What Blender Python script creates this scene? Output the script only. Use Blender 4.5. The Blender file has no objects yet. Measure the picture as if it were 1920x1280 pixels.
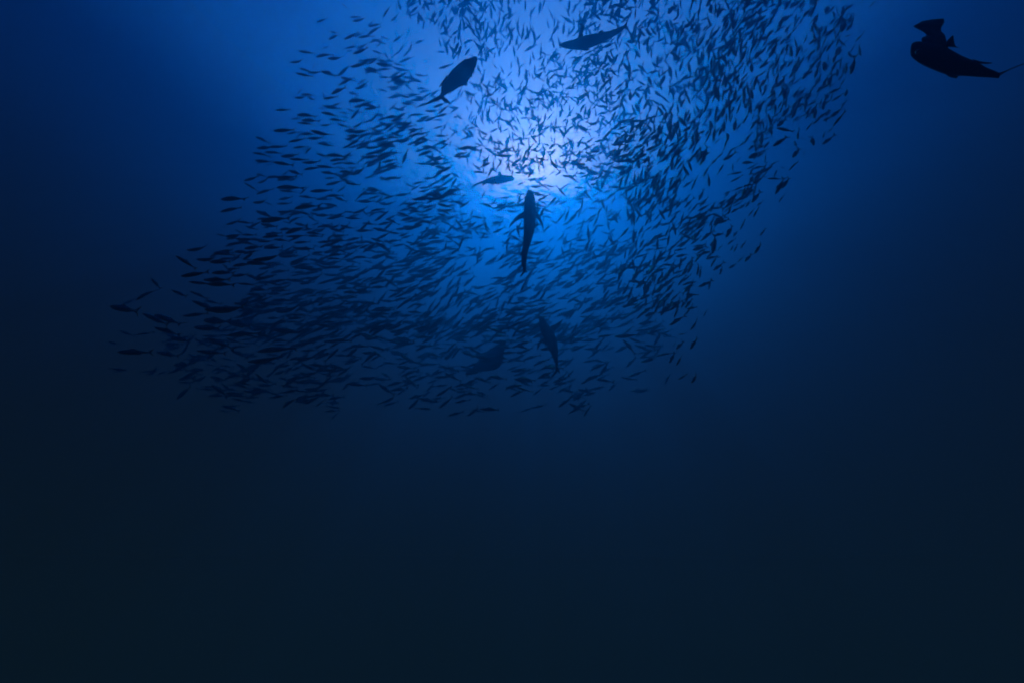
import bpy, math, random
from mathutils import Vector, Matrix, noise

# ------------------------------------------------------------------ camera, sky, sun, exposure
PITCH, LENS = 30.0, 13.3
EXPOSURE = 1.4
SUN_PX = (1008, 312)
SUN_STRENGTH, SUN_COLOR = 2.0, (1.0, 0.92, 0.7)
SKY_STRENGTH = 0.15
DEEP_COLOR = (0.016, 0.029, 0.022)
DENSITY, WATER_COLOR, ANISO = 0.064, (0.004, 0.385, 1.0), 0.74
SURFACE_Z = 36.0
CLEAR_TINT = (0.0, 0.45, 1.0)
WINDOW_IN, WINDOW_OUT = 0.83, 0.69           # cosine to the zenith where the bright round window of sky ends
GLITTER, GLITTER_ROUGH, GLITTER_IOR, GLITTER_COLOR, WAVE_BUMP = 0.066, 1.0, 1.17, (1.0, 0.76, 0.36), 1.2

sc = bpy.context.scene
C = sc.collection
R = math.radians
rnd = random.Random(11)
F = LENS / 36.0 * 1920.0                      # focal length in pixels of a 1920 wide frame

cam = bpy.data.cameras.new('camera')
cam_ob = bpy.data.objects.new('camera', cam)
C.objects.link(cam_ob)
cam.lens = LENS
cam.sensor_width = 36
cam.clip_start, cam.clip_end = 0.05, 9000
cam_ob.rotation_euler = (R(90 + PITCH), 0, 0)
sc.camera = cam_ob

AX_R = Vector((1, 0, 0))
AX_F = Vector((0, math.cos(R(PITCH)), math.sin(R(PITCH))))
AX_U = Vector((0, -math.sin(R(PITCH)), math.cos(R(PITCH))))


def at(px, py, depth):
    """the place seen at a photo pixel, so many metres ahead of the diver"""
    return (AX_R * ((px - 960) / F) + AX_U * ((640 - py) / F) + AX_F) * depth


sun_dir = at(SUN_PX[0], SUN_PX[1], 1).normalized()
world = bpy.data.worlds.new('World')
sc.world = world
world.use_nodes = True
wn = world.node_tree
sky = wn.nodes.new('ShaderNodeTexSky')
sky.sky_type = 'NISHITA'
sky.sun_disc = False
sky.sun_elevation = math.asin(sun_dir.z)
sky.sun_rotation = math.atan2(sun_dir.x, sun_dir.y)
bg = wn.nodes['Background']
bg.inputs['Strength'].default_value = SKY_STRENGTH
wn.links.new(sky.outputs[0], bg.inputs['Color'])
deep = wn.nodes.new('ShaderNodeBackground')    # below the horizon: the even dark of the open water farther off
deep.inputs['Color'].default_value = (*DEEP_COLOR, 1)
tc = wn.nodes.new('ShaderNodeTexCoord')
sep = wn.nodes.new('ShaderNodeSeparateXYZ')
wn.links.new(tc.outputs['Generated'], sep.inputs[0])
up = wn.nodes.new('ShaderNodeMapRange')
up.inputs['From Min'].default_value, up.inputs['From Max'].default_value = 0.12, 0.16
wn.links.new(sep.outputs['Z'], up.inputs['Value'])
mixw = wn.nodes.new('ShaderNodeMixShader')
wn.links.new(up.outputs[0], mixw.inputs[0])
wn.links.new(deep.outputs[0], mixw.inputs[1])
wn.links.new(bg.outputs[0], mixw.inputs[2])
wn.links.new(mixw.outputs[0], wn.nodes['World Output'].inputs['Surface'])

sun = bpy.data.lights.new('sun', 'SUN')
sun_ob = bpy.data.objects.new('sun', sun)
C.objects.link(sun_ob)
sun.energy, sun.angle, sun.color = SUN_STRENGTH, R(0.5), SUN_COLOR
sun_ob.rotation_euler = (-sun_dir).to_track_quat('-Z', 'Y').to_euler()

sc.view_settings.view_transform = 'Standard'
sc.view_settings.look = 'None'
sc.view_settings.gamma = 1
sc.view_settings.use_curve_mapping = False
sc.view_settings.exposure = EXPOSURE
cy = sc.cycles
cy.volume_bounces = 0
cy.max_bounces = 4
cy.use_denoising = True
cy.sample_clamp_indirect = 3
cy.filter_width = 2.0

# ------------------------------------------------------------------ materials


def new_mat(name):
    m = bpy.data.materials.new(name)
    m.use_nodes = True
    return m, m.node_tree


def skin(name, a, b, scale, rough):
    m, nt = new_mat(name)
    p = nt.nodes['Principled BSDF']
    co = nt.nodes.new('ShaderNodeTexCoord')
    no = nt.nodes.new('ShaderNodeTexNoise')
    no.inputs['Scale'].default_value = scale
    no.inputs['Detail'].default_value = 4
    nt.links.new(co.outputs['Object'], no.inputs['Vector'])
    mx = nt.nodes.new('ShaderNodeMix')
    mx.data_type = 'RGBA'
    mx.inputs[6].default_value = (*a, 1)
    mx.inputs[7].default_value = (*b, 1)
    nt.links.new(no.outputs['Fac'], mx.inputs[0])
    nt.links.new(mx.outputs[2], p.inputs['Base Color'])
    p.inputs['Roughness'].default_value = rough
    bu = nt.nodes.new('ShaderNodeBump')
    bu.inputs['Strength'].default_value = 0.15
    bu.inputs['Distance'].default_value = 0.01
    nt.links.new(no.outputs['Fac'], bu.inputs['Height'])
    nt.links.new(bu.outputs[0], p.inputs['Normal'])
    return m


M_BAIT = skin('baitfish_skin', (0.10, 0.11, 0.11), (0.24, 0.25, 0.25), 9, 0.5)
M_TUNA = skin('tuna_skin', (0.03, 0.04, 0.05), (0.08, 0.085, 0.09), 7, 0.5)
M_TREV = skin('trevally_skin', (0.03, 0.035, 0.04), (0.08, 0.085, 0.09), 9, 0.5)
M_RAY = skin('ray_skin', (0.004, 0.004, 0.006), (0.014, 0.012, 0.014), 5, 0.6)
M_EYE, _n = new_mat('eye')
_n.nodes['Principled BSDF'].inputs['Base Color'].default_value = (0.01, 0.01, 0.012, 1)
_n.nodes['Principled BSDF'].inputs['Roughness'].default_value = 0.2


def link_mesh(name, verts, faces, mat, parent=None, loc=(0, 0, 0), smooth=True):
    me = bpy.data.meshes.new(name)
    me.from_pydata(verts, [], faces)
    me.materials.append(mat)
    if smooth:
        me.polygons.foreach_set('use_smooth', [True] * len(me.polygons))
    me.update()
    o = bpy.data.objects.new(name, me)
    C.objects.link(o)
    if parent is not None:
        o.parent = parent
    else:
        o.location = loc
    return o


# ------------------------------------------------------------------ the sea: body of water and its surface
REACH, DEEP, NS = 46.0, -30.0, 48
vs = [(REACH * math.cos(2 * math.pi * k / NS), REACH * math.sin(2 * math.pi * k / NS), z) for z in (DEEP, SURFACE_Z - 0.05) for k in range(NS)]
fs = [(k, (k + 1) % NS, NS + (k + 1) % NS, NS + k) for k in range(NS)] + [tuple(reversed(range(NS))), tuple(range(NS, 2 * NS))]
m, nt = new_mat('sea_water')
nt.nodes.remove(nt.nodes['Principled BSDF'])
vol = nt.nodes.new('ShaderNodeVolumePrincipled')
vol.inputs['Color'].default_value = (*WATER_COLOR, 1)
vol.inputs['Density'].default_value = DENSITY
vol.inputs['Anisotropy'].default_value = ANISO
nt.links.new(vol.outputs[0], nt.nodes['Material Output'].inputs['Volume'])
o = link_mesh('haze', vs, fs, m, smooth=False)
o['kind'] = 'stuff'

m, nt = new_mat('water_surface')
nt.nodes.remove(nt.nodes['Principled BSDF'])
tr = nt.nodes.new('ShaderNodeBsdfTransparent')
tr.inputs['Color'].default_value = (*CLEAR_TINT, 1)
gl = nt.nodes.new('ShaderNodeBsdfGlossy')       # beyond the window the surface mirrors the deep water
gl.inputs['Color'].default_value = (1, 1, 1, 1)
gl.inputs['Roughness'].default_value = 0.3
lw = nt.nodes.new('ShaderNodeLayerWeight')
mr = nt.nodes.new('ShaderNodeMapRange')
mr.interpolation_type = 'SMOOTHSTEP'
mr.inputs['From Min'].default_value = 1 - WINDOW_IN
mr.inputs['From Max'].default_value = 1 - WINDOW_OUT
nt.links.new(lw.outputs['Facing'], mr.inputs['Value'])
win = nt.nodes.new('ShaderNodeMixShader')
nt.links.new(mr.outputs[0], win.inputs[0])
nt.links.new(gl.outputs[0], win.inputs[2])
rf = nt.nodes.new('ShaderNodeBsdfRefraction')    # sun glitter spread by the waves
rf.distribution = 'BECKMANN'
rf.inputs['Color'].default_value = (*GLITTER_COLOR, 1)
rf.inputs['Roughness'].default_value = GLITTER_ROUGH
rf.inputs['IOR'].default_value = GLITTER_IOR
geo = nt.nodes.new('ShaderNodeNewGeometry')
wv = nt.nodes.new('ShaderNodeTexNoise')
wv.inputs['Scale'].default_value = 0.16
wv.inputs['Detail'].default_value = 4
nt.links.new(geo.outputs['Position'], wv.inputs['Vector'])
bu = nt.nodes.new('ShaderNodeBump')
bu.inputs['Strength'].default_value = WAVE_BUMP
bu.inputs['Distance'].default_value = 2
nt.links.new(wv.outputs['Fac'], bu.inputs['Height'])
nt.links.new(bu.outputs[0], rf.inputs['Normal'])
mx = nt.nodes.new('ShaderNodeMixShader')
mx.inputs[0].default_value = GLITTER
nt.links.new(tr.outputs[0], mx.inputs[1])
nt.links.new(rf.outputs[0], mx.inputs[2])
nt.links.new(mx.outputs[0], win.inputs[1])
nt.links.new(win.outputs[0], nt.nodes['Material Output'].inputs['Surface'])
H = 4000.0
o = link_mesh('water_surface', [(-H, -H, SURFACE_Z), (H, -H, SURFACE_Z), (H, H, SURFACE_Z), (-H, H, SURFACE_Z)], [(0, 1, 2, 3)], m, smooth=False)
o['kind'] = 'structure'

# ------------------------------------------------------------------ big fish: a lofted body and lens shaped fins


def catmull(pts, n):
    out = []
    k = len(pts)
    for i in range(n):
        t = i / (n - 1) * (k - 1)
        j = min(int(t), k - 2)
        u = t - j
        p0, p1, p2, p3 = pts[max(j - 1, 0)], pts[j], pts[j + 1], pts[min(j + 2, k - 1)]
        out.append(tuple(0.5 * (2 * b + (c - a) * u + (2 * a - 5 * b + 4 * c - d) * u * u + (3 * b - a - 3 * c + d) * u ** 3)
                         for a, b, c, d in zip(p0, p1, p2, p3)))
    return out


class Beast:
    """one animal: root at its middle, profile points in photo pixels at its own distance"""

    def __init__(self, name, label, cat, centre, depth, origin, scale, mat, skew=0.0, axis=(1, 0), group=None):
        self.o0, self.s, self.d, self.mat = origin, scale, depth, mat
        self.skew, self.axis, self.cpx = skew, axis, centre
        self.root = bpy.data.objects.new(name, None)
        C.objects.link(self.root)
        self.c = at(centre[0], centre[1], depth)
        self.root.location = self.c
        self.root['label'], self.root['category'] = label, cat
        if group:
            self.root['group'] = group
        self.view = self.c.normalized()

    def p(self, x, y, off=0.0):
        px, py = self.o0[0] + x / self.s, self.o0[1] + y / self.s
        run = (px - self.cpx[0]) * self.axis[0] + (py - self.cpx[1]) * self.axis[1]
        return at(px, py, self.d + run * self.skew + off) - self.c

    def body(self, pairs, width, name='body', n=30, seg=18):
        pr = catmull([(*a, *b) for a, b in pairs], n)
        V, Fc = [], []
        for a0, a1, b0, b1 in pr:
            T, B = self.p(a0, a1), self.p(b0, b1)
            c, a = (T + B) / 2, (T - B) / 2
            lat = self.view * a.length * width
            for k in range(seg):
                th = 2 * math.pi * k / seg
                V.append(c + a * math.cos(th) + lat * math.sin(th))
        for i in range(n - 1):
            for k in range(seg):
                k2 = (k + 1) % seg
                Fc.append((i * seg + k, i * seg + k2, (i + 1) * seg + k2, (i + 1) * seg + k))
        Fc.append(tuple(range(seg)))
        Fc.append(tuple((n - 1) * seg + k for k in reversed(range(seg))))
        return link_mesh(name, V, Fc, self.mat, self.root)

    def fin(self, name, lead, trail, thick=0.02, off=None, n=12):
        """lead and trail run from the root of the fin to its tip"""
        ld, tl = catmull(lead, n), catmull(trail, n)
        of = catmull([(q,) for q in (off or [0.0, 0.0])], n)
        V, Fc = [], []
        for i in range(n):
            L, T = self.p(*ld[i], of[i][0]), self.p(*tl[i], of[i][0])
            t = thick * (1 - 0.75 * i / (n - 1)) * 0.5
            md = L * 0.6 + T * 0.4
            V += [L, md + self.view * t, T, md - self.view * t]
        for i in range(n - 1):
            for k in range(4):
                k2 = (k + 1) % 4
                Fc.append((i * 4 + k, i * 4 + k2, (i + 1) * 4 + k2, (i + 1) * 4 + k))
        Fc += [(3, 2, 1, 0), tuple((n - 1) * 4 + k for k in range(4))]
        return link_mesh(name, V, Fc, self.mat, self.root)

    def eye(self, x, y, off, r):
        c = self.p(x, y, off)
        V, Fc = [], []
        for i in range(7):
            ph = math.pi * i / 6
            for k in range(10):
                th = 2 * math.pi * k / 10
                V.append(c + Vector((math.sin(ph) * math.cos(th), math.sin(ph) * math.sin(th), math.cos(ph))) * r)
        for i in range(6):
            for k in range(10):
                k2 = (k + 1) % 10
                Fc.append((i * 10 + k, i * 10 + k2, (i + 1) * 10 + k2, (i + 1) * 10 + k))
        return link_mesh('eye', V, Fc, M_EYE, self.root)


BIG = 'large predators hunting round the baitfish school'
# deep bodied trevally seen from the side, nose to the upper right
b = Beast('trevally', 'big dark trevally with deep body and forked tail, upper left of the glow',
          'trevally', (850, 148), 9.0, (780, 90), 10.664, M_TREV, 0.0008, (1, 0), BIG)
b.body([((1210, 176), (1226, 196)), ((1140, 180), (1228, 245)), ((1060, 212), (1205, 345)), ((980, 228), (1165, 450)), ((890, 290), (1118, 545)),
        ((780, 385), (1060, 640)), ((690, 480), (985, 730)), ((620, 590), (860, 795)), ((555, 690), (740, 868)),
        ((505, 800), (645, 915)), ((500, 880), (570, 960)), ((490, 920), (548, 985)), ((470, 960), (545, 1010))], 0.42)
b.fin('tail_fin', [(520, 915), (420, 980), (290, 1055), (155, 1155)], [(520, 1020), (440, 1060), (310, 1105), (158, 1160)], 0.03)
b.fin('tail_fin', [(545, 960), (600, 1010), (650, 1060), (705, 1128)], [(490, 1020), (560, 1075), (620, 1100), (700, 1136)], 0.03)
b.fin('dorsal_fin', [(640, 520), (560, 625), (505, 705), (455, 790)], [(600, 660), (560, 720), (515, 760), (458, 795)], 0.025)
b.fin('pelvic_fin', [(1110, 450), (1120, 510), (1130, 545), (1120, 585)], [(1060, 600), (1085, 590), (1100, 585), (1114, 588)], 0.02)
b.fin('anal_fin', [(990, 650), (1020, 690), (1030, 725), (1012, 760)], [(880, 760), (950, 752), (985, 755), (1005, 764)], 0.02)
b.fin('pectoral_fin', [(1010, 420), (960, 500), (910, 590), (860, 680)], [(960, 410), (915, 490), (885, 580), (856, 682)], 0.02, [-0.12, -0.17])
b.eye(1135, 265, -0.035, 0.022)

# tuna at the top, nose to the left
b = Beast('tuna', 'dark slender tuna facing left near the top edge, one pectoral fin raised', 'tuna', (1105, 74), 10.5,
          (1030, 30), 12, M_TUNA, 0.002, (1, 0), BIG)
b.body([((225, 650), (225, 680)), ((270, 615), (290, 710)), ((420, 565), (400, 745)), ((560, 528), (560, 768)), ((700, 478), (700, 765)),
        ((860, 430), (860, 738)), ((1020, 402), (1010, 690)), ((1180, 378), (1170, 620)), ((1320, 345), (1330, 540)),
        ((1450, 308), (1480, 450)), ((1560, 262), (1600, 375)), ((1650, 232), (1680, 305)), ((1720, 195), (1745, 240))], 0.8)
b.fin('pectoral_fin', [(640, 500), (660, 400), (700, 300), (690, 220), (640, 130)], [(770, 470), (755, 380), (790, 270), (750, 190), (645, 126)], 0.03, [0, -0.05, -0.12])
b.fin('dorsal_fin', [(1090, 410), (1110, 370), (1140, 340), (1200, 315)], [(1260, 380), (1230, 365), (1215, 345), (1206, 316)], 0.02)
b.fin('tail_fin', [(1660, 230), (1715, 170), (1750, 110), (1775, 40)], [(1745, 240), (1752, 180), (1768, 115), (1780, 42)], 0.03, [0, 0.12])
b.fin('tail_fin', [(1690, 240), (1725, 250), (1750, 262), (1762, 285)], [(1660, 290), (1700, 292), (1730, 294), (1758, 290)], 0.03, [0, -0.15])
b.fin('pelvic_fin', [(700, 750), (760, 780), (830, 790), (900, 775)], [(880, 720), (890, 740), (900, 755), (905, 772)], 0.02, [0, -0.06])

# faint tuna against the glow, nose to the right
b = Beast('tuna', 'faint bluish tuna facing right against the left edge of the pale sun glow', 'tuna', (928, 337), 25.0,
          (890, 310), 21.33, M_TUNA, 0.003, (1, 0), BIG)
b.body([((1590, 535), (1590, 565)), ((1530, 470), (1540, 605)), ((1430, 425), (1430, 655)), ((1280, 405), (1280, 700)), ((1080, 402), (1080, 738)),
        ((880, 425), (860, 762)), ((680, 480), (660, 752)), ((480, 560), (480, 735)), ((330, 630), (320, 735)), ((180, 685), (190, 765)), ((60, 740), (90, 800)), ((-40, 800), (-20, 840))], 0.8)
b.fin('tail_fin', [(40, 740), (-40, 790), (-110, 860), (-170, 950)], [(40, 830), (-10, 860), (-80, 900), (-166, 955)], 0.04)
b.fin('dorsal_fin', [(1150, 410), (1060, 350), (980, 300), (900, 260)], [(960, 420), (940, 380), (915, 320), (896, 262)], 0.03)
b.fin('anal_fin', [(860, 745), (790, 770), (740, 790), (690, 830)], [(680, 740), (690, 765), (690, 790), (686, 832)], 0.03)
b.fin('pectoral_fin', [(1200, 620), (1110, 690), (1000, 745), (900, 800)], [(1120, 600), (1050, 670), (970, 730), (896, 798)], 0.03, [-0.1, -0.2])

# tuna seen from below in the middle, both fins spread
b = Beast('tuna', 'dark tuna with both pectoral fins spread, nose up, in the middle of the school', 'tuna', (990, 432), 11.0,
          (920, 340), 7.114, M_TUNA, -0.003, (0, 1), BIG)
b.body([((505, 118), (540, 118)), ((480, 155), (568, 155)), ((458, 230), (585, 220)), ((444, 320), (600, 310)), ((440, 410), (607, 390)),
        ((440, 520), (602, 500)), ((440, 640), (590, 620)), ((436, 760), (562, 740)), ((430, 870), (522, 860)), ((414, 980), (492, 970)),
        ((408, 1080), (480, 1060)), ((425, 1160), (472, 1150)), ((440, 1215), (466, 1210))], 0.9)
b.fin('pectoral_fin', [(450, 400), (385, 440), (320, 495), (270, 560), (238, 625)], [(450, 500), (395, 505), (335, 540), (280, 590), (242, 628)], 0.035, [0.0, -0.12])
b.fin('pectoral_fin', [(595, 395), (640, 440), (680, 520), (702, 600), (704, 672)], [(595, 490), (630, 510), (662, 560), (688, 620), (700, 674)], 0.035, [0.0, -0.12])
b.fin('anal_fin', [(435, 860), (412, 930), (396, 970), (386, 1010)], [(420, 960), (408, 985), (398, 1005), (388, 1014)], 0.02)
b.fin('pelvic_fin', [(590, 560), (625, 575), (650, 572), (672, 562)], [(585, 640), (612, 610), (640, 592), (670, 568)], 0.02)
b.fin('tail_fin', [(440, 1190), (420, 1220), (402, 1250), (390, 1285)], [(462, 1215), (440, 1235), (418, 1262), (394, 1288)], 0.03, [0, 0.12])
b.fin('tail_fin', [(465, 1185), (476, 1195), (482, 1205), (484, 1220)], [(445, 1215), (460, 1218), (472, 1222), (482, 1224)], 0.03, [0, -0.14])

# dim tuna lower down
b = Beast('tuna', 'dim tuna with one fin out, low in the dark part of the school', 'tuna', (1030, 642), 15.0,
          (980, 580), 9.14, M_TUNA, -0.002, (0, 1), BIG)
b.body([((282, 105), (300, 108)), ((278, 170), (350, 150)), ((292, 260), (400, 210)), ((312, 380), (460, 290)), ((350, 480), (515, 370)),
        ((395, 580), (565, 470)), ((440, 670), (592, 580)), ((490, 760), (604, 690)), ((528, 850), (606, 800)), ((555, 930), (606, 900)), ((575, 1010), (606, 1000))], 0.8)
b.fin('pectoral_fin', [(470, 290), (540, 262), (610, 225), (690, 165)], [(530, 400), (580, 345), (640, 270), (696, 170)], 0.03, [0.0, -0.1])
b.fin('tail_fin', [(575, 980), (560, 1040), (540, 1090), (510, 1150)], [(606, 1000), (586, 1060), (556, 1105), (514, 1153)], 0.03, [0, 0.12])
b.fin('tail_fin', [(600, 980), (618, 1020), (632, 1060), (640, 1110)], [(580, 1010), (600, 1045), (620, 1080), (637, 1112)], 0.03, [0, -0.12])
b.fin('dorsal_fin', [(350, 470), (372, 540), (380, 590), (385, 640)], [(400, 590), (400, 620), (396, 640), (388, 644)], 0.02)

# dim trevally lower left of it
b = Beast('trevally', 'dim trevally nosing up to the right, in the dark beside the lowest tuna', 'trevally', (918, 672), 26.0,
          (560, 500), 4.571, M_BAIT, 0.001, (1, 0), BIG)
b.body([((1768, 640), (1776, 652)), ((1725, 655), (1768, 700)), ((1660, 700), (1752, 780)), ((1590, 750), (1725, 850)), ((1540, 800), (1670, 885)),
        ((1500, 850), (1590, 895)), ((1465, 880), (1515, 905)), ((1440, 895), (1465, 910))], 0.45)
b.fin('tail_fin', [(1465, 885), (1430, 880), (1412, 882), (1395, 888)], [(1455, 905), (1430, 898), (1414, 893), (1397, 892)], 0.03)
b.fin('tail_fin', [(1470, 900), (1458, 920), (1450, 932), (1444, 945)], [(1448, 905), (1445, 920), (1443, 934), (1442, 947)], 0.03)
b.fin('dorsal_fin', [(1640, 715), (1590, 730), (1560, 750), (1520, 770)], [(1560, 790), (1550, 785), (1540, 780), (1522, 774)], 0.02)

# the ray
b = Beast('ray', 'large black ray with one wing raised and a thin whip tail, right of the school', 'ray', (1785, 98), 3.4,
          (1560, 0), 5.333, M_RAY, 0.001, (1, 0))
b.body([((786, 490), (784, 540)), ((796, 445), (800, 575)), ((835, 420), (860, 625)), ((900, 418), (940, 670)), ((1000, 430), (1030, 708)), ((1100, 455), (1110, 738)),
        ((1200, 505), (1200, 760)), ((1290, 555), (1300, 762)), ((1390, 598), (1400, 768)), ((1480, 640), (1490, 774)), ((1550, 680), (1560, 778)), ((1620, 708), (1625, 782)), ((1685, 735), (1665, 786))], 0.9)
b.fin('wing', [(905, 450), (895, 385), (945, 358), (905, 318), (850, 290), (812, 266)], [(1170, 500), (1145, 420), (1128, 350), (1085, 300), (1125, 190), (905, 212)], 0.09, [0, 0.03, 0.08, 0.13])
b.fin('dorsal_fin', [(1140, 470), (1150, 415), (1175, 385), (1205, 358)], [(1290, 480), (1240, 465), (1222, 420), (1216, 362)], 0.04)
b.fin('pelvic_fin', [(1400, 590), (1470, 612), (1530, 622), (1600, 628)], [(1440, 640), (1490, 640), (1540, 642), (1600, 636)], 0.03)
b.fin('pelvic_fin', [(1120, 735), (1160, 765), (1200, 780), (1245, 786)], [(1260, 755), (1258, 768), (1254, 778), (1248, 787)], 0.04)
b.fin('tail', [(1650, 738), (1730, 712), (1830, 668), (1930, 632), (2060, 590)], [(1660, 775), (1738, 722), (1834, 677), (1932, 640), (2060, 594)], 0.035, [0, 0.1])
b.eye(862, 520, -0.11, 0.02)

# ------------------------------------------------------------------ the baitfish


def bait_shape(bend, deep=1.0):
    """a fish one metre long, nose at x = 0.5, back up"""
    prof = [(0.0, .006), (.03, .032), (.10, .070), (.22, .102), (.36, .116), (.50, .108), (.64, .078), (.76, .042), (.85, .018)]
    seg = 8

    def pos(s, z, y):
        return (0.5 - s, y + bend * ((s - 0.3) ** 2 if s > 0.3 else 0.25 * (0.3 - s) ** 2), z)
    V, Fc = [], []
    for s, h in prof:
        for k in range(seg):
            th = 2 * math.pi * k / seg
            V.append(pos(s, h * deep * math.cos(th) - 0.01 * s, h * 0.62 * math.sin(th)))
    n = len(prof)
    for i in range(n - 1):
        for k in range(seg):
            k2 = (k + 1) % seg
            Fc.append((i * seg + k, i * seg + k2, (i + 1) * seg + k2, (i + 1) * seg + k))
    Fc.append(tuple(range(seg)))
    Fc.append(tuple((n - 1) * seg + k for k in reversed(range(seg))))

    def plate(pts, t):
        b0 = len(V)
        for s, z in pts:
            V.append(pos(s, z, t))
        for s, z in pts:
            V.append(pos(s, z, -t))
        k = len(pts)
        Fc.append(tuple(b0 + i for i in range(k)))
        Fc.append(tuple(b0 + k + i for i in reversed(range(k))))
        for i in range(k):
            j = (i + 1) % k
            Fc.append((b0 + i, b0 + k + i, b0 + k + j, b0 + j))
    plate([(.83, .016), (.90, .050), (1.0, .115), (.94, .030), (.925, 0)], .006)
    plate([(.83, -.016), (.925, 0), (.94, -.030), (1.0, -.115), (.90, -.050)], .006)
    plate([(.34, .10 * deep), (.40, .165 * deep), (.50, .13 * deep), (.62, .07 * deep)], .005)
    plate([(.55, -.085 * deep), (.60, -.13 * deep), (.72, -.05 * deep)], .005)
    return V, Fc


SHAPES = [bait_shape(bd, dp) for bd, dp in ((0.0, 0.66), (0.15, 0.62), (-0.15, 0.66), (0.33, 0.60), (-0.33, 0.62), (0.12, 0.80), (-0.2, 0.75))]
BAIT_MESHES = []
for V, Fc in SHAPES:
    me = bpy.data.meshes.new('baitfish')
    me.from_pydata(V, [], Fc)
    me.materials.append(M_BAIT)
    me.polygons.foreach_set('use_smooth', [True] * len(me.polygons))
    BAIT_MESHES.append(me)

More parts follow.
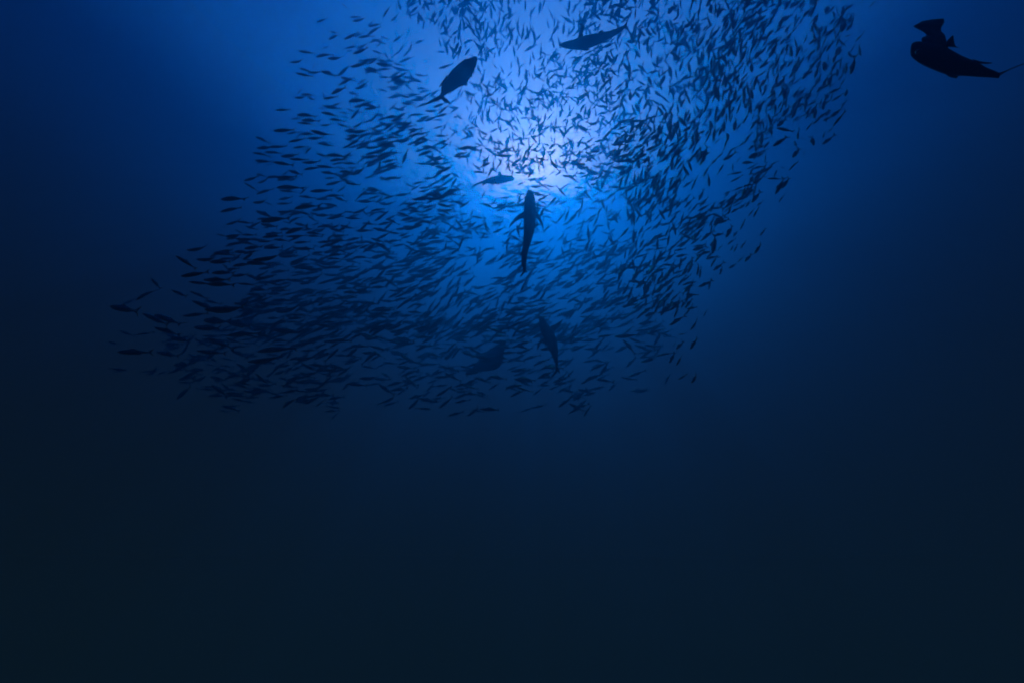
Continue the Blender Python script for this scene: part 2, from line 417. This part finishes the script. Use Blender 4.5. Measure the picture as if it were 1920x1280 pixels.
# fish that stand out one by one along the edges of the school: nose and tail as read off enlarged crops (x0, y0, scale)
READ = [
    ((540, 0, 9.143), '920,60,1010,130 490,390,670,322 1060,300,1240,290 1105,370,1330,330 700,545,870,570 690,685,870,585 1125,640,1290,560 '
     '1290,480,1400,560 1370,460,1480,340 1380,460,1600,410 1380,590,1580,440 1320,650,1420,560 1625,300,1750,110 1860,170,1870,50 1090,720,1160,800 '
     '1510,815,1640,690 185,880,450,915 480,985,750,900 580,840,710,795 1000,885,1110,865 1110,930,1370,840 1190,850,1350,840 680,1010,930,1000 '
     '35,1075,280,1060 420,1190,470,1080 1065,1155,1360,1085 1370,1110,1570,985 1370,1060,1520,970 1570,1090,1700,1020 1690,1050,1850,1050 '
     '1660,900,1720,1040 1810,1090,1990,1130 1800,720,1960,610 185,1175,420,1225 1290,1200,1400,1240'),
    ((470, 130, 9.143), '770,70,1070,130 970,60,1220,75 1210,40,1450,95 1540,140,1790,205 800,430,890,310 750,490,970,500 860,440,1100,430 970,470,1130,555 '
     '1260,500,1240,380 1240,510,1500,470 1380,425,1620,305 1680,400,1850,440 1780,540,1850,400 1680,620,1740,490 1150,675,1300,670 1230,630,1450,650 '
     '1380,640,1560,570 1290,655,1530,660 420,705,680,695 1750,650,1960,640 1640,680,1820,745 1790,735,1940,745 1210,745,1500,790 1510,745,1700,760 '
     '1560,815,1700,830 1350,865,1590,860 790,785,1100,785 690,855,890,845 870,880,1160,870 800,920,1090,940 1200,970,1410,950 1480,930,1710,1020 '
     '1750,1005,1950,915 390,1060,750,1040 615,1115,830,1075 860,1115,1100,1105 1030,1055,1390,1155 780,1190,890,1050 970,1190,1250,1185 '
     '650,1250,940,1190 80,1160,310,1250 1660,1090,1910,1040 1600,1190,1810,1245 1640,1150,1910,1130 1150,1275,1360,1245'),
    ((440, 240, 9.143), '1430,285,1630,245 1470,280,1700,312 380,350,650,338 580,335,890,318 310,430,610,465 520,420,800,420 1000,350,1250,305 1150,375,1300,370 '
     '1200,450,1330,310 790,495,1110,470 930,535,1260,548 1400,440,1610,510 1560,475,1930,458 1630,570,1890,520 350,560,650,592 380,610,530,580 520,645,670,620 '
     '650,590,1010,640 1150,600,1490,595 1180,720,1490,660 1400,650,1730,690 1670,630,1900,590 1750,680,1930,712 810,830,930,730 920,730,1160,802 '
     '370,790,560,832 150,910,430,845 390,950,610,880 550,850,810,830 700,855,1070,845 720,900,1010,870 920,910,1110,855 1480,760,1760,790 1700,800,1930,842 '
     '1540,870,1750,850 1560,980,1860,918 1830,850,1960,930 160,940,410,1080 710,1030,1150,990 760,1080,1060,1090 370,1140,650,1035 1110,1140,1260,1010 '
     '1290,1090,1670,1068 1100,1170,1380,1202 1420,1240,1610,1158 1560,1170,1860,1148 1700,1180,1930,1272 1760,1100,1930,995'),
    ((390, 340, 9.143), '220,315,610,272 210,530,550,435 770,370,1030,358 960,360,1130,412 1480,475,1870,378 1190,530,1500,540 820,510,1110,612 840,650,1140,640 '
     '900,695,1370,605 900,730,1210,792 310,745,590,678 480,690,770,722 640,770,850,832 1270,680,1430,742 1530,520,1800,582 1700,590,1860,682 1480,720,1710,772 '
     '1320,900,1660,775 1770,760,1940,708 1770,860,1940,818 470,830,590,905 140,900,340,962 300,950,610,940 560,925,830,918 480,1000,790,990 930,960,1260,918 '
     '1370,950,1690,940 1700,940,1940,932 1120,1000,1370,1010 340,1080,630,1058 850,1040,1130,1030 620,1160,910,1108 100,1220,430,1210 950,1150,1290,1130 '
     '1200,1180,1360,1202 1560,1150,1830,1160 1800,1100,1940,1132 450,1210,710,1210'),
    ((320, 440, 9.143), '270,270,640,243 80,360,440,575 730,320,1090,330 440,430,810,440 660,470,1030,458 880,500,1020,615 1060,540,1390,488 1300,480,1710,490 '
     '1400,440,1910,400 170,720,650,638 700,660,1060,640 560,780,1020,768 310,810,710,852 620,850,1070,838 1040,710,1340,688 1300,690,1510,762 1150,840,1470,850 '
     '1340,990,1630,838 1330,1010,1650,1082 20,950,310,1082 330,970,660,1112 560,1130,870,1182 1090,1190,1420,1200 1450,790,1710,688'),
    ((180, 430, 4.571), '470,420,560,515 340,610,500,505 230,640,350,600 120,660,360,702 400,720,630,822 500,730,730,812 820,610,1060,705 930,690,1310,690 740,745,960,718 '
     '920,780,1130,790 840,840,1070,850 1120,790,1340,832 1180,630,1360,662 1510,610,1690,608 1540,710,1770,678 1700,710,1815,636 200,870,325,912 340,905,490,878 '
     '640,930,810,952 500,840,710,902 840,930,970,1002 950,930,1160,1002 1120,910,1390,878 1510,860,1750,880 1380,1045,1710,1000 860,1040,1110,1060 '
     '1300,1135,1610,1108 180,1050,460,1050 1700,1110,1890,1110 100,960,205,992 520,1050,710,1082'),
    ((1300, 380, 9.143), '1030,255,1115,85 940,240,1045,95 1090,60,1185,-10 800,470,895,290 1135,575,1240,445 1050,880,1155,715 808,795,905,655 630,835,700,720 690,850,752,735 '
     '560,600,680,380 680,590,765,480 580,725,725,615 610,1130,745,1045 750,1030,870,922 880,1015,990,895 340,1165,500,1050 450,1240,505,1090 300,1110,395,910 '
     '150,625,345,485 330,880,372,550 340,580,530,515 600,205,652,10 650,175,800,75 310,300,405,190 400,350,600,305 50,285,135,135 20,430,125,350 '
     '410,830,495,725 280,150,345,10 460,100,522,10 60,1260,110,1040'),
    ((1400, 180, 9.143), '1110,100,1230,45 1620,185,1695,100 1440,365,1610,235 1600,385,1700,250 1480,520,1610,385 1380,640,1505,530 1360,470,1382,365 1255,315,1335,318 '
     '1020,335,1085,215 1190,410,1150,290 1150,390,1200,170 1020,600,1125,445 1160,630,1182,555 1150,855,1108,680 1300,840,1460,705 1310,735,1322,640 915,735,1005,742 '
     '880,755,868,590 790,1060,900,910 815,775,865,900 755,920,815,908 970,1030,1015,920 735,1270,855,1120 595,1220,655,1230 380,1205,545,1115 840,440,975,340 '
     '510,550,800,612 455,865,690,705'),
    ((1560, 0, 5.333), '370,80,455,-10 212,200,242,190 272,205,302,195 125,370,205,348 325,325,365,275 230,420,325,330 265,315,305,325 70,400,135,472 110,160,152,55 10,260,72,165 '
     '90,325,132,215 40,520,112,520 150,565,182,505 190,745,222,595 55,725,112,655 130,710,172,712 218,768,254,780 80,865,142,775 130,965,162,885 90,1085,132,1025 '
     '10,1265,132,1115 188,85,202,55 10,635,42,535'),
    ((1150, 250, 4.571), '1505,322,1572,245 1528,195,1590,130 1280,375,1335,315 1320,390,1450,388 1390,525,1455,395 1440,475,1505,385 1418,595,1465,525 1438,295,1475,302'),
    ((940, 500, 4.571), '1730,430,1762,375 1620,545,1692,455 1620,705,1672,615 1518,585,1582,570 1560,195,1645,158 1690,175,1805,125 1575,240,1695,240 1340,365,1445,245 1450,345,1525,285 '
     '1540,355,1582,285 1590,362,1680,348 1500,705,1555,645 1468,685,1492,655 1440,825,1485,735 1500,845,1545,765 1630,995,1682,915 1518,965,1592,918 1440,505,1555,425 '
     '1200,605,1265,525 820,600,970,588 970,600,1180,588 1340,580,1455,558 740,555,855,495 1220,485,1315,405 1400,1005,1445,915'),
]


class Fish:
    __slots__ = ('hx', 'hy', 'tx', 'ty', 'px', 'M', 'shape')

    def __init__(self, hx, hy, tx, ty, tilt, length, shape):
        self.hx, self.hy, self.tx, self.ty, self.shape = hx, hy, tx, ty, shape
        self.px = math.hypot(hx - tx, hy - ty)
        d = length * math.cos(tilt) * F / max(self.px, 5)
        d = min(max(d, 6.0), 32.0)
        top = at((hx + tx) / 2, (hy + ty) / 2, 1).z
        if top * d > SURFACE_Z - 7:                  # stay well under the surface
            d = (SURFACE_Z - 7 - rnd.uniform(0, 5)) / top
        dd = 0.5 * self.px * d / F * math.tan(tilt)
        Hd, Tl = at(hx, hy, d + dd), at(tx, ty, d - dd)
        X = Hd - Tl
        L = X.length
        X.normalize()
        Z = Vector((0, 0, 1))
        Z = Z - X * Z.dot(X)
        if Z.length < 0.05:
            Z = AX_R - X * AX_R.dot(X)
        Z.normalize()
        Z = Matrix.Rotation(rnd.gauss(0, 0.35), 3, X) @ Z
        Y = Z.cross(X)
        c = (Hd + Tl) / 2
        self.M = Matrix(((X.x * L, Y.x * L, Z.x * L, c.x), (X.y * L, Y.y * L, Z.y * L, c.y), (X.z * L, Y.z * L, Z.z * L, c.z), (0, 0, 0, 1)))


FISH = []
for (ox, oy, s), rows in READ:
    for row in rows.split():
        a, b_, c_, d_ = (float(v) for v in row.split(','))
        hx, hy, tx, ty = ox + a / s, oy + b_ / s, ox + c_ / s, oy + d_ / s
        k = 1.06                                    # the faint tip of the tail was missed when reading off
        tx, ty = hx + (tx - hx) * k, hy + (ty - hy) * k
        right = hx > 1250
        tilt = rnd.choice((-1, 1)) * (rnd.uniform(0.35, 0.75) if right else rnd.uniform(0.0, 0.4))
        FISH.append(Fish(hx, hy, tx, ty, tilt, rnd.uniform(0.33, 0.43) if right else rnd.uniform(0.50, 0.62) * (1.7 if hy > 545 else 1.0), rnd.choice((0, 0, 1, 2, 3, 4, 5, 6))))


def inside(x, y, poly):
    r = False
    j = len(poly) - 1
    for i in range(len(poly)):
        (xi, yi), (xj, yj) = poly[i], poly[j]
        if (yi > y) != (yj > y) and x < (xj - xi) * (y - yi) / (yj - yi) + xi:
            r = not r
        j = i
    return r


def shoal(poly, count, ang, spread, lo, hi, tilt_max, flip=0.25, far=1.0, clump=0.0105):
    """fish of one part of the school; ang is where the tails point, degrees up from the photo's right"""
    xs, ys = [p[0] for p in poly], [p[1] for p in poly]
    done = tries = 0
    count = int(count * 1.2)
    while done < count and tries < count * 60:
        tries += 1
        x, y = rnd.uniform(min(xs) - 30, max(xs) + 30), rnd.uniform(min(ys) - 25, max(ys) + 25)
        jx = noise.noise(Vector((x * 0.03, y * 0.03, 5.5))) * 34 + rnd.gauss(0, 9)
        jy = noise.noise(Vector((x * 0.03, y * 0.03, 15.5))) * 26 + rnd.gauss(0, 7)
        if not inside(x + jx, y + jy, poly):
            continue
        if noise.noise(Vector((x * clump, y * clump, 3.7))) * 0.7 + 0.62 < rnd.random() * 0.8:
            continue
        swirl = noise.noise(Vector((x * 0.006, y * 0.006, 9.1))) * spread
        a = R(ang + swirl + rnd.gauss(0, spread * 0.75))
        if rnd.random() < flip:
            a += math.pi
        l = rnd.uniform(lo, hi) * 0.92
        tilt = rnd.choice((-1, 1)) * rnd.uniform(0, tilt_max)
        l *= math.cos(tilt) ** 0.7
        dx, dy = math.cos(a) * l / 2, -math.sin(a) * l / 2
        FISH.append(Fish(x - dx, y - dy, x + dx, y + dy, tilt, rnd.uniform(0.52, 0.72) * far, rnd.choice((0, 0, 0, 1, 2, 3, 4, 5))))
        done += 1


shoal([(735, -30), (960, -30), (960, 110), (760, 120)], 130, 75, 45, 20, 31, 0.7, far=1.35)
shoal([(700, 60), (840, 130), (830, 230), (680, 260), (680, 120)], 60, 20, 30, 24, 33, 0.5, far=1.2)
shoal([(830, -30), (1110, -30), (1110, 130), (830, 140)], 140, 85, 30, 22, 34, 0.6, far=1.9)
shoal([(880, 110), (1130, 100), (1180, 280), (1100, 330), (820, 320), (830, 200)], 330, 40, 75, 17, 29, 0.8, 0.5, far=1.2)
shoal([(860, 120), (1150, 120), (1170, 360), (860, 340)], 170, 80, 35, 18, 30, 0.6, 0.5, far=1.9)
shoal([(820, 300), (1180, 270), (1190, 480), (840, 480)], 350, 25, 50, 19, 32, 0.7, 0.4, far=0.95)
shoal([(1080, -30), (1290, -30), (1340, 240), (1150, 270), (1100, 100)], 430, 65, 50, 19, 33, 0.8, 0.4, far=1.0)
shoal([(1280, -30), (1440, -30), (1460, 200), (1330, 250)], 340, 62, 32, 20, 34, 0.8, far=0.72)
shoal([(1430, -30), (1615, -30), (1592, 150), (1540, 240), (1440, 220)], 260, 62, 26, 18, 30, 0.8, far=0.72)
shoal([(1150, 240), (1450, 220), (1440, 330), (1340, 430), (1180, 460)], 380, 52, 36, 20, 35, 0.8, far=0.72)
shoal([(1180, 440), (1350, 400), (1340, 500), (1280, 600), (1160, 560)], 150, 52, 28, 22, 36, 0.7, 0.1, far=0.72)
shoal([(640, 60), (720, 60), (800, 240), (660, 250)], 30, 12, 22, 26, 36, 0.4, 0.1)
shoal([(650, 240), (860, 230), (850, 480), (600, 470), (640, 380)], 250, 14, 24, 24, 37, 0.45, 0.12)
shoal([(450, 400), (640, 330), (640, 480), (420, 500)], 45, 8, 18, 28, 38, 0.4, 0.12)
shoal([(520, 460), (820, 470), (820, 640), (420, 640), (470, 560)], 340, 12, 20, 28, 42, 0.4, 0.12, far=1.45)
shoal([(800, 470), (1180, 460), (1190, 620), (800, 640)], 380, 25, 26, 25, 39, 0.5, 0.12, far=1.45)
shoal([(400, 600), (1260, 600), (1230, 720), (1000, 775), (420, 750), (240, 690)], 520, 12, 28, 26, 43, 0.5, 0.2, far=2.0)

# the 300 that show largest stand as fish of their own, the rest of the school is one mass
seen = [f for f in FISH if 5 < (f.hx + f.tx) / 2 < 1915 and 4 < (f.hy + f.ty) / 2 < 640]
seen.sort(key=lambda f: -f.px * (0.75 if (f.hy + f.ty) / 2 > 560 else 1.0))
SINGLE = seen[:298]
single_ids = {id(f) for f in SINGLE}

MARKS = [((845, 150), 'big trevally'), ((1110, 72), 'topmost tuna'), ((928, 337), 'faint tuna'), ((990, 432), 'fin-spread tuna'),
         ((1030, 642), 'lowest tuna'), ((1785, 98), 'black ray'), ((918, 672), 'dim trevally')]


def describe(f):
    x, y = (f.hx + f.tx) / 2, (f.hy + f.ty) / 2
    (mx_, my_), nm = min(MARKS, key=lambda m_: math.hypot(m_[0][0] - x, (m_[0][1] - y) * 1.3))
    dx, dy = x - mx_, my_ - y
    dist = math.hypot(dx, dy)
    oct_ = int(((math.degrees(math.atan2(dy, dx)) + 22.5) % 360) // 45)
    where = ('right of', 'upper right of', 'above', 'upper left of', 'left of', 'lower left of', 'below', 'lower right of')[oct_]
    far = 'just' if dist < 90 else ('near' if dist < 170 else ('further' if dist < 270 else ('well' if dist < 380 else ('far' if dist < 500 else 'farthest'))))
    a = math.degrees(math.atan2(f.ty - f.hy, abs(f.hx - f.tx)))    # nose up is positive
    pose = 'level' if abs(a) < 6 else ('upright' if abs(a) > 65 else (('steep ' if abs(a) > 38 else ('gently ' if abs(a) < 15 else '')) + ('rising' if a > 0 else 'diving')))
    size = 'short' if f.px < 30 else ('long' if f.px > 41 else 'slim')
    face = 'facing left' if f.hx < f.tx else 'facing right'
    return f'{size} baitfish, {pose}, {face}, {far} {where} {nm}'


by_label = {}
for f in SINGLE:
    by_label.setdefault(describe(f), []).append(f)
ORD = ('leftmost', 'second from left', 'third from left', 'fourth from left', 'fifth from left', 'sixth from left')
LABEL = {}
sets = []
for lb, fs in by_label.items():
    if len(fs) > 6:
        fs.sort(key=lambda f: f.hy + f.ty)
        n = -(-len(fs) // 3)
        for part, nm in ((fs[:n], 'upper'), (fs[n:2 * n], 'middle'), (fs[2 * n:], 'lower')):
            sets.append((lb + ', ' + nm + ' part', part))
    else:
        sets.append((lb, fs))
for lb, fs in sets:
    fs.sort(key=lambda f: f.hx + f.tx)
    for i, f in enumerate(fs):
        LABEL[id(f)] = lb if len(fs) == 1 or len(fs) > 6 else (lb + ', ' + (('left' if i == 0 else 'right') + ' of two' if len(fs) == 2 else ORD[i]))

proto = bpy.data.objects.new('baitfish', BAIT_MESHES[0])
proto['category'] = 'baitfish'
proto['group'] = 'baitfish of the great school'
for i, f in enumerate(SINGLE):
    o = proto if i == 0 else proto.copy()
    o.data = BAIT_MESHES[f.shape]
    C.objects.link(o)
    o.matrix_world = f.M
    o['label'] = LABEL[id(f)]

V, Fc = [], []
for f in FISH:
    if id(f) in single_ids:
        continue
    base = len(V)
    sv, sf = SHAPES[f.shape]
    V += [f.M @ Vector(v) for v in sv]
    Fc += [tuple(base + k for k in q) for q in sf]
o = link_mesh('baitfish_school', V, Fc, M_BAIT)
o['kind'] = 'stuff'
o['label'] = 'dense swirling mass of small dark baitfish around and below the sun glow'
print('fish', len(FISH), 'single', len(SINGLE), 'labels', len(set(LABEL.values())), 'longest', max(len(l.split()) for l in LABEL.values()))
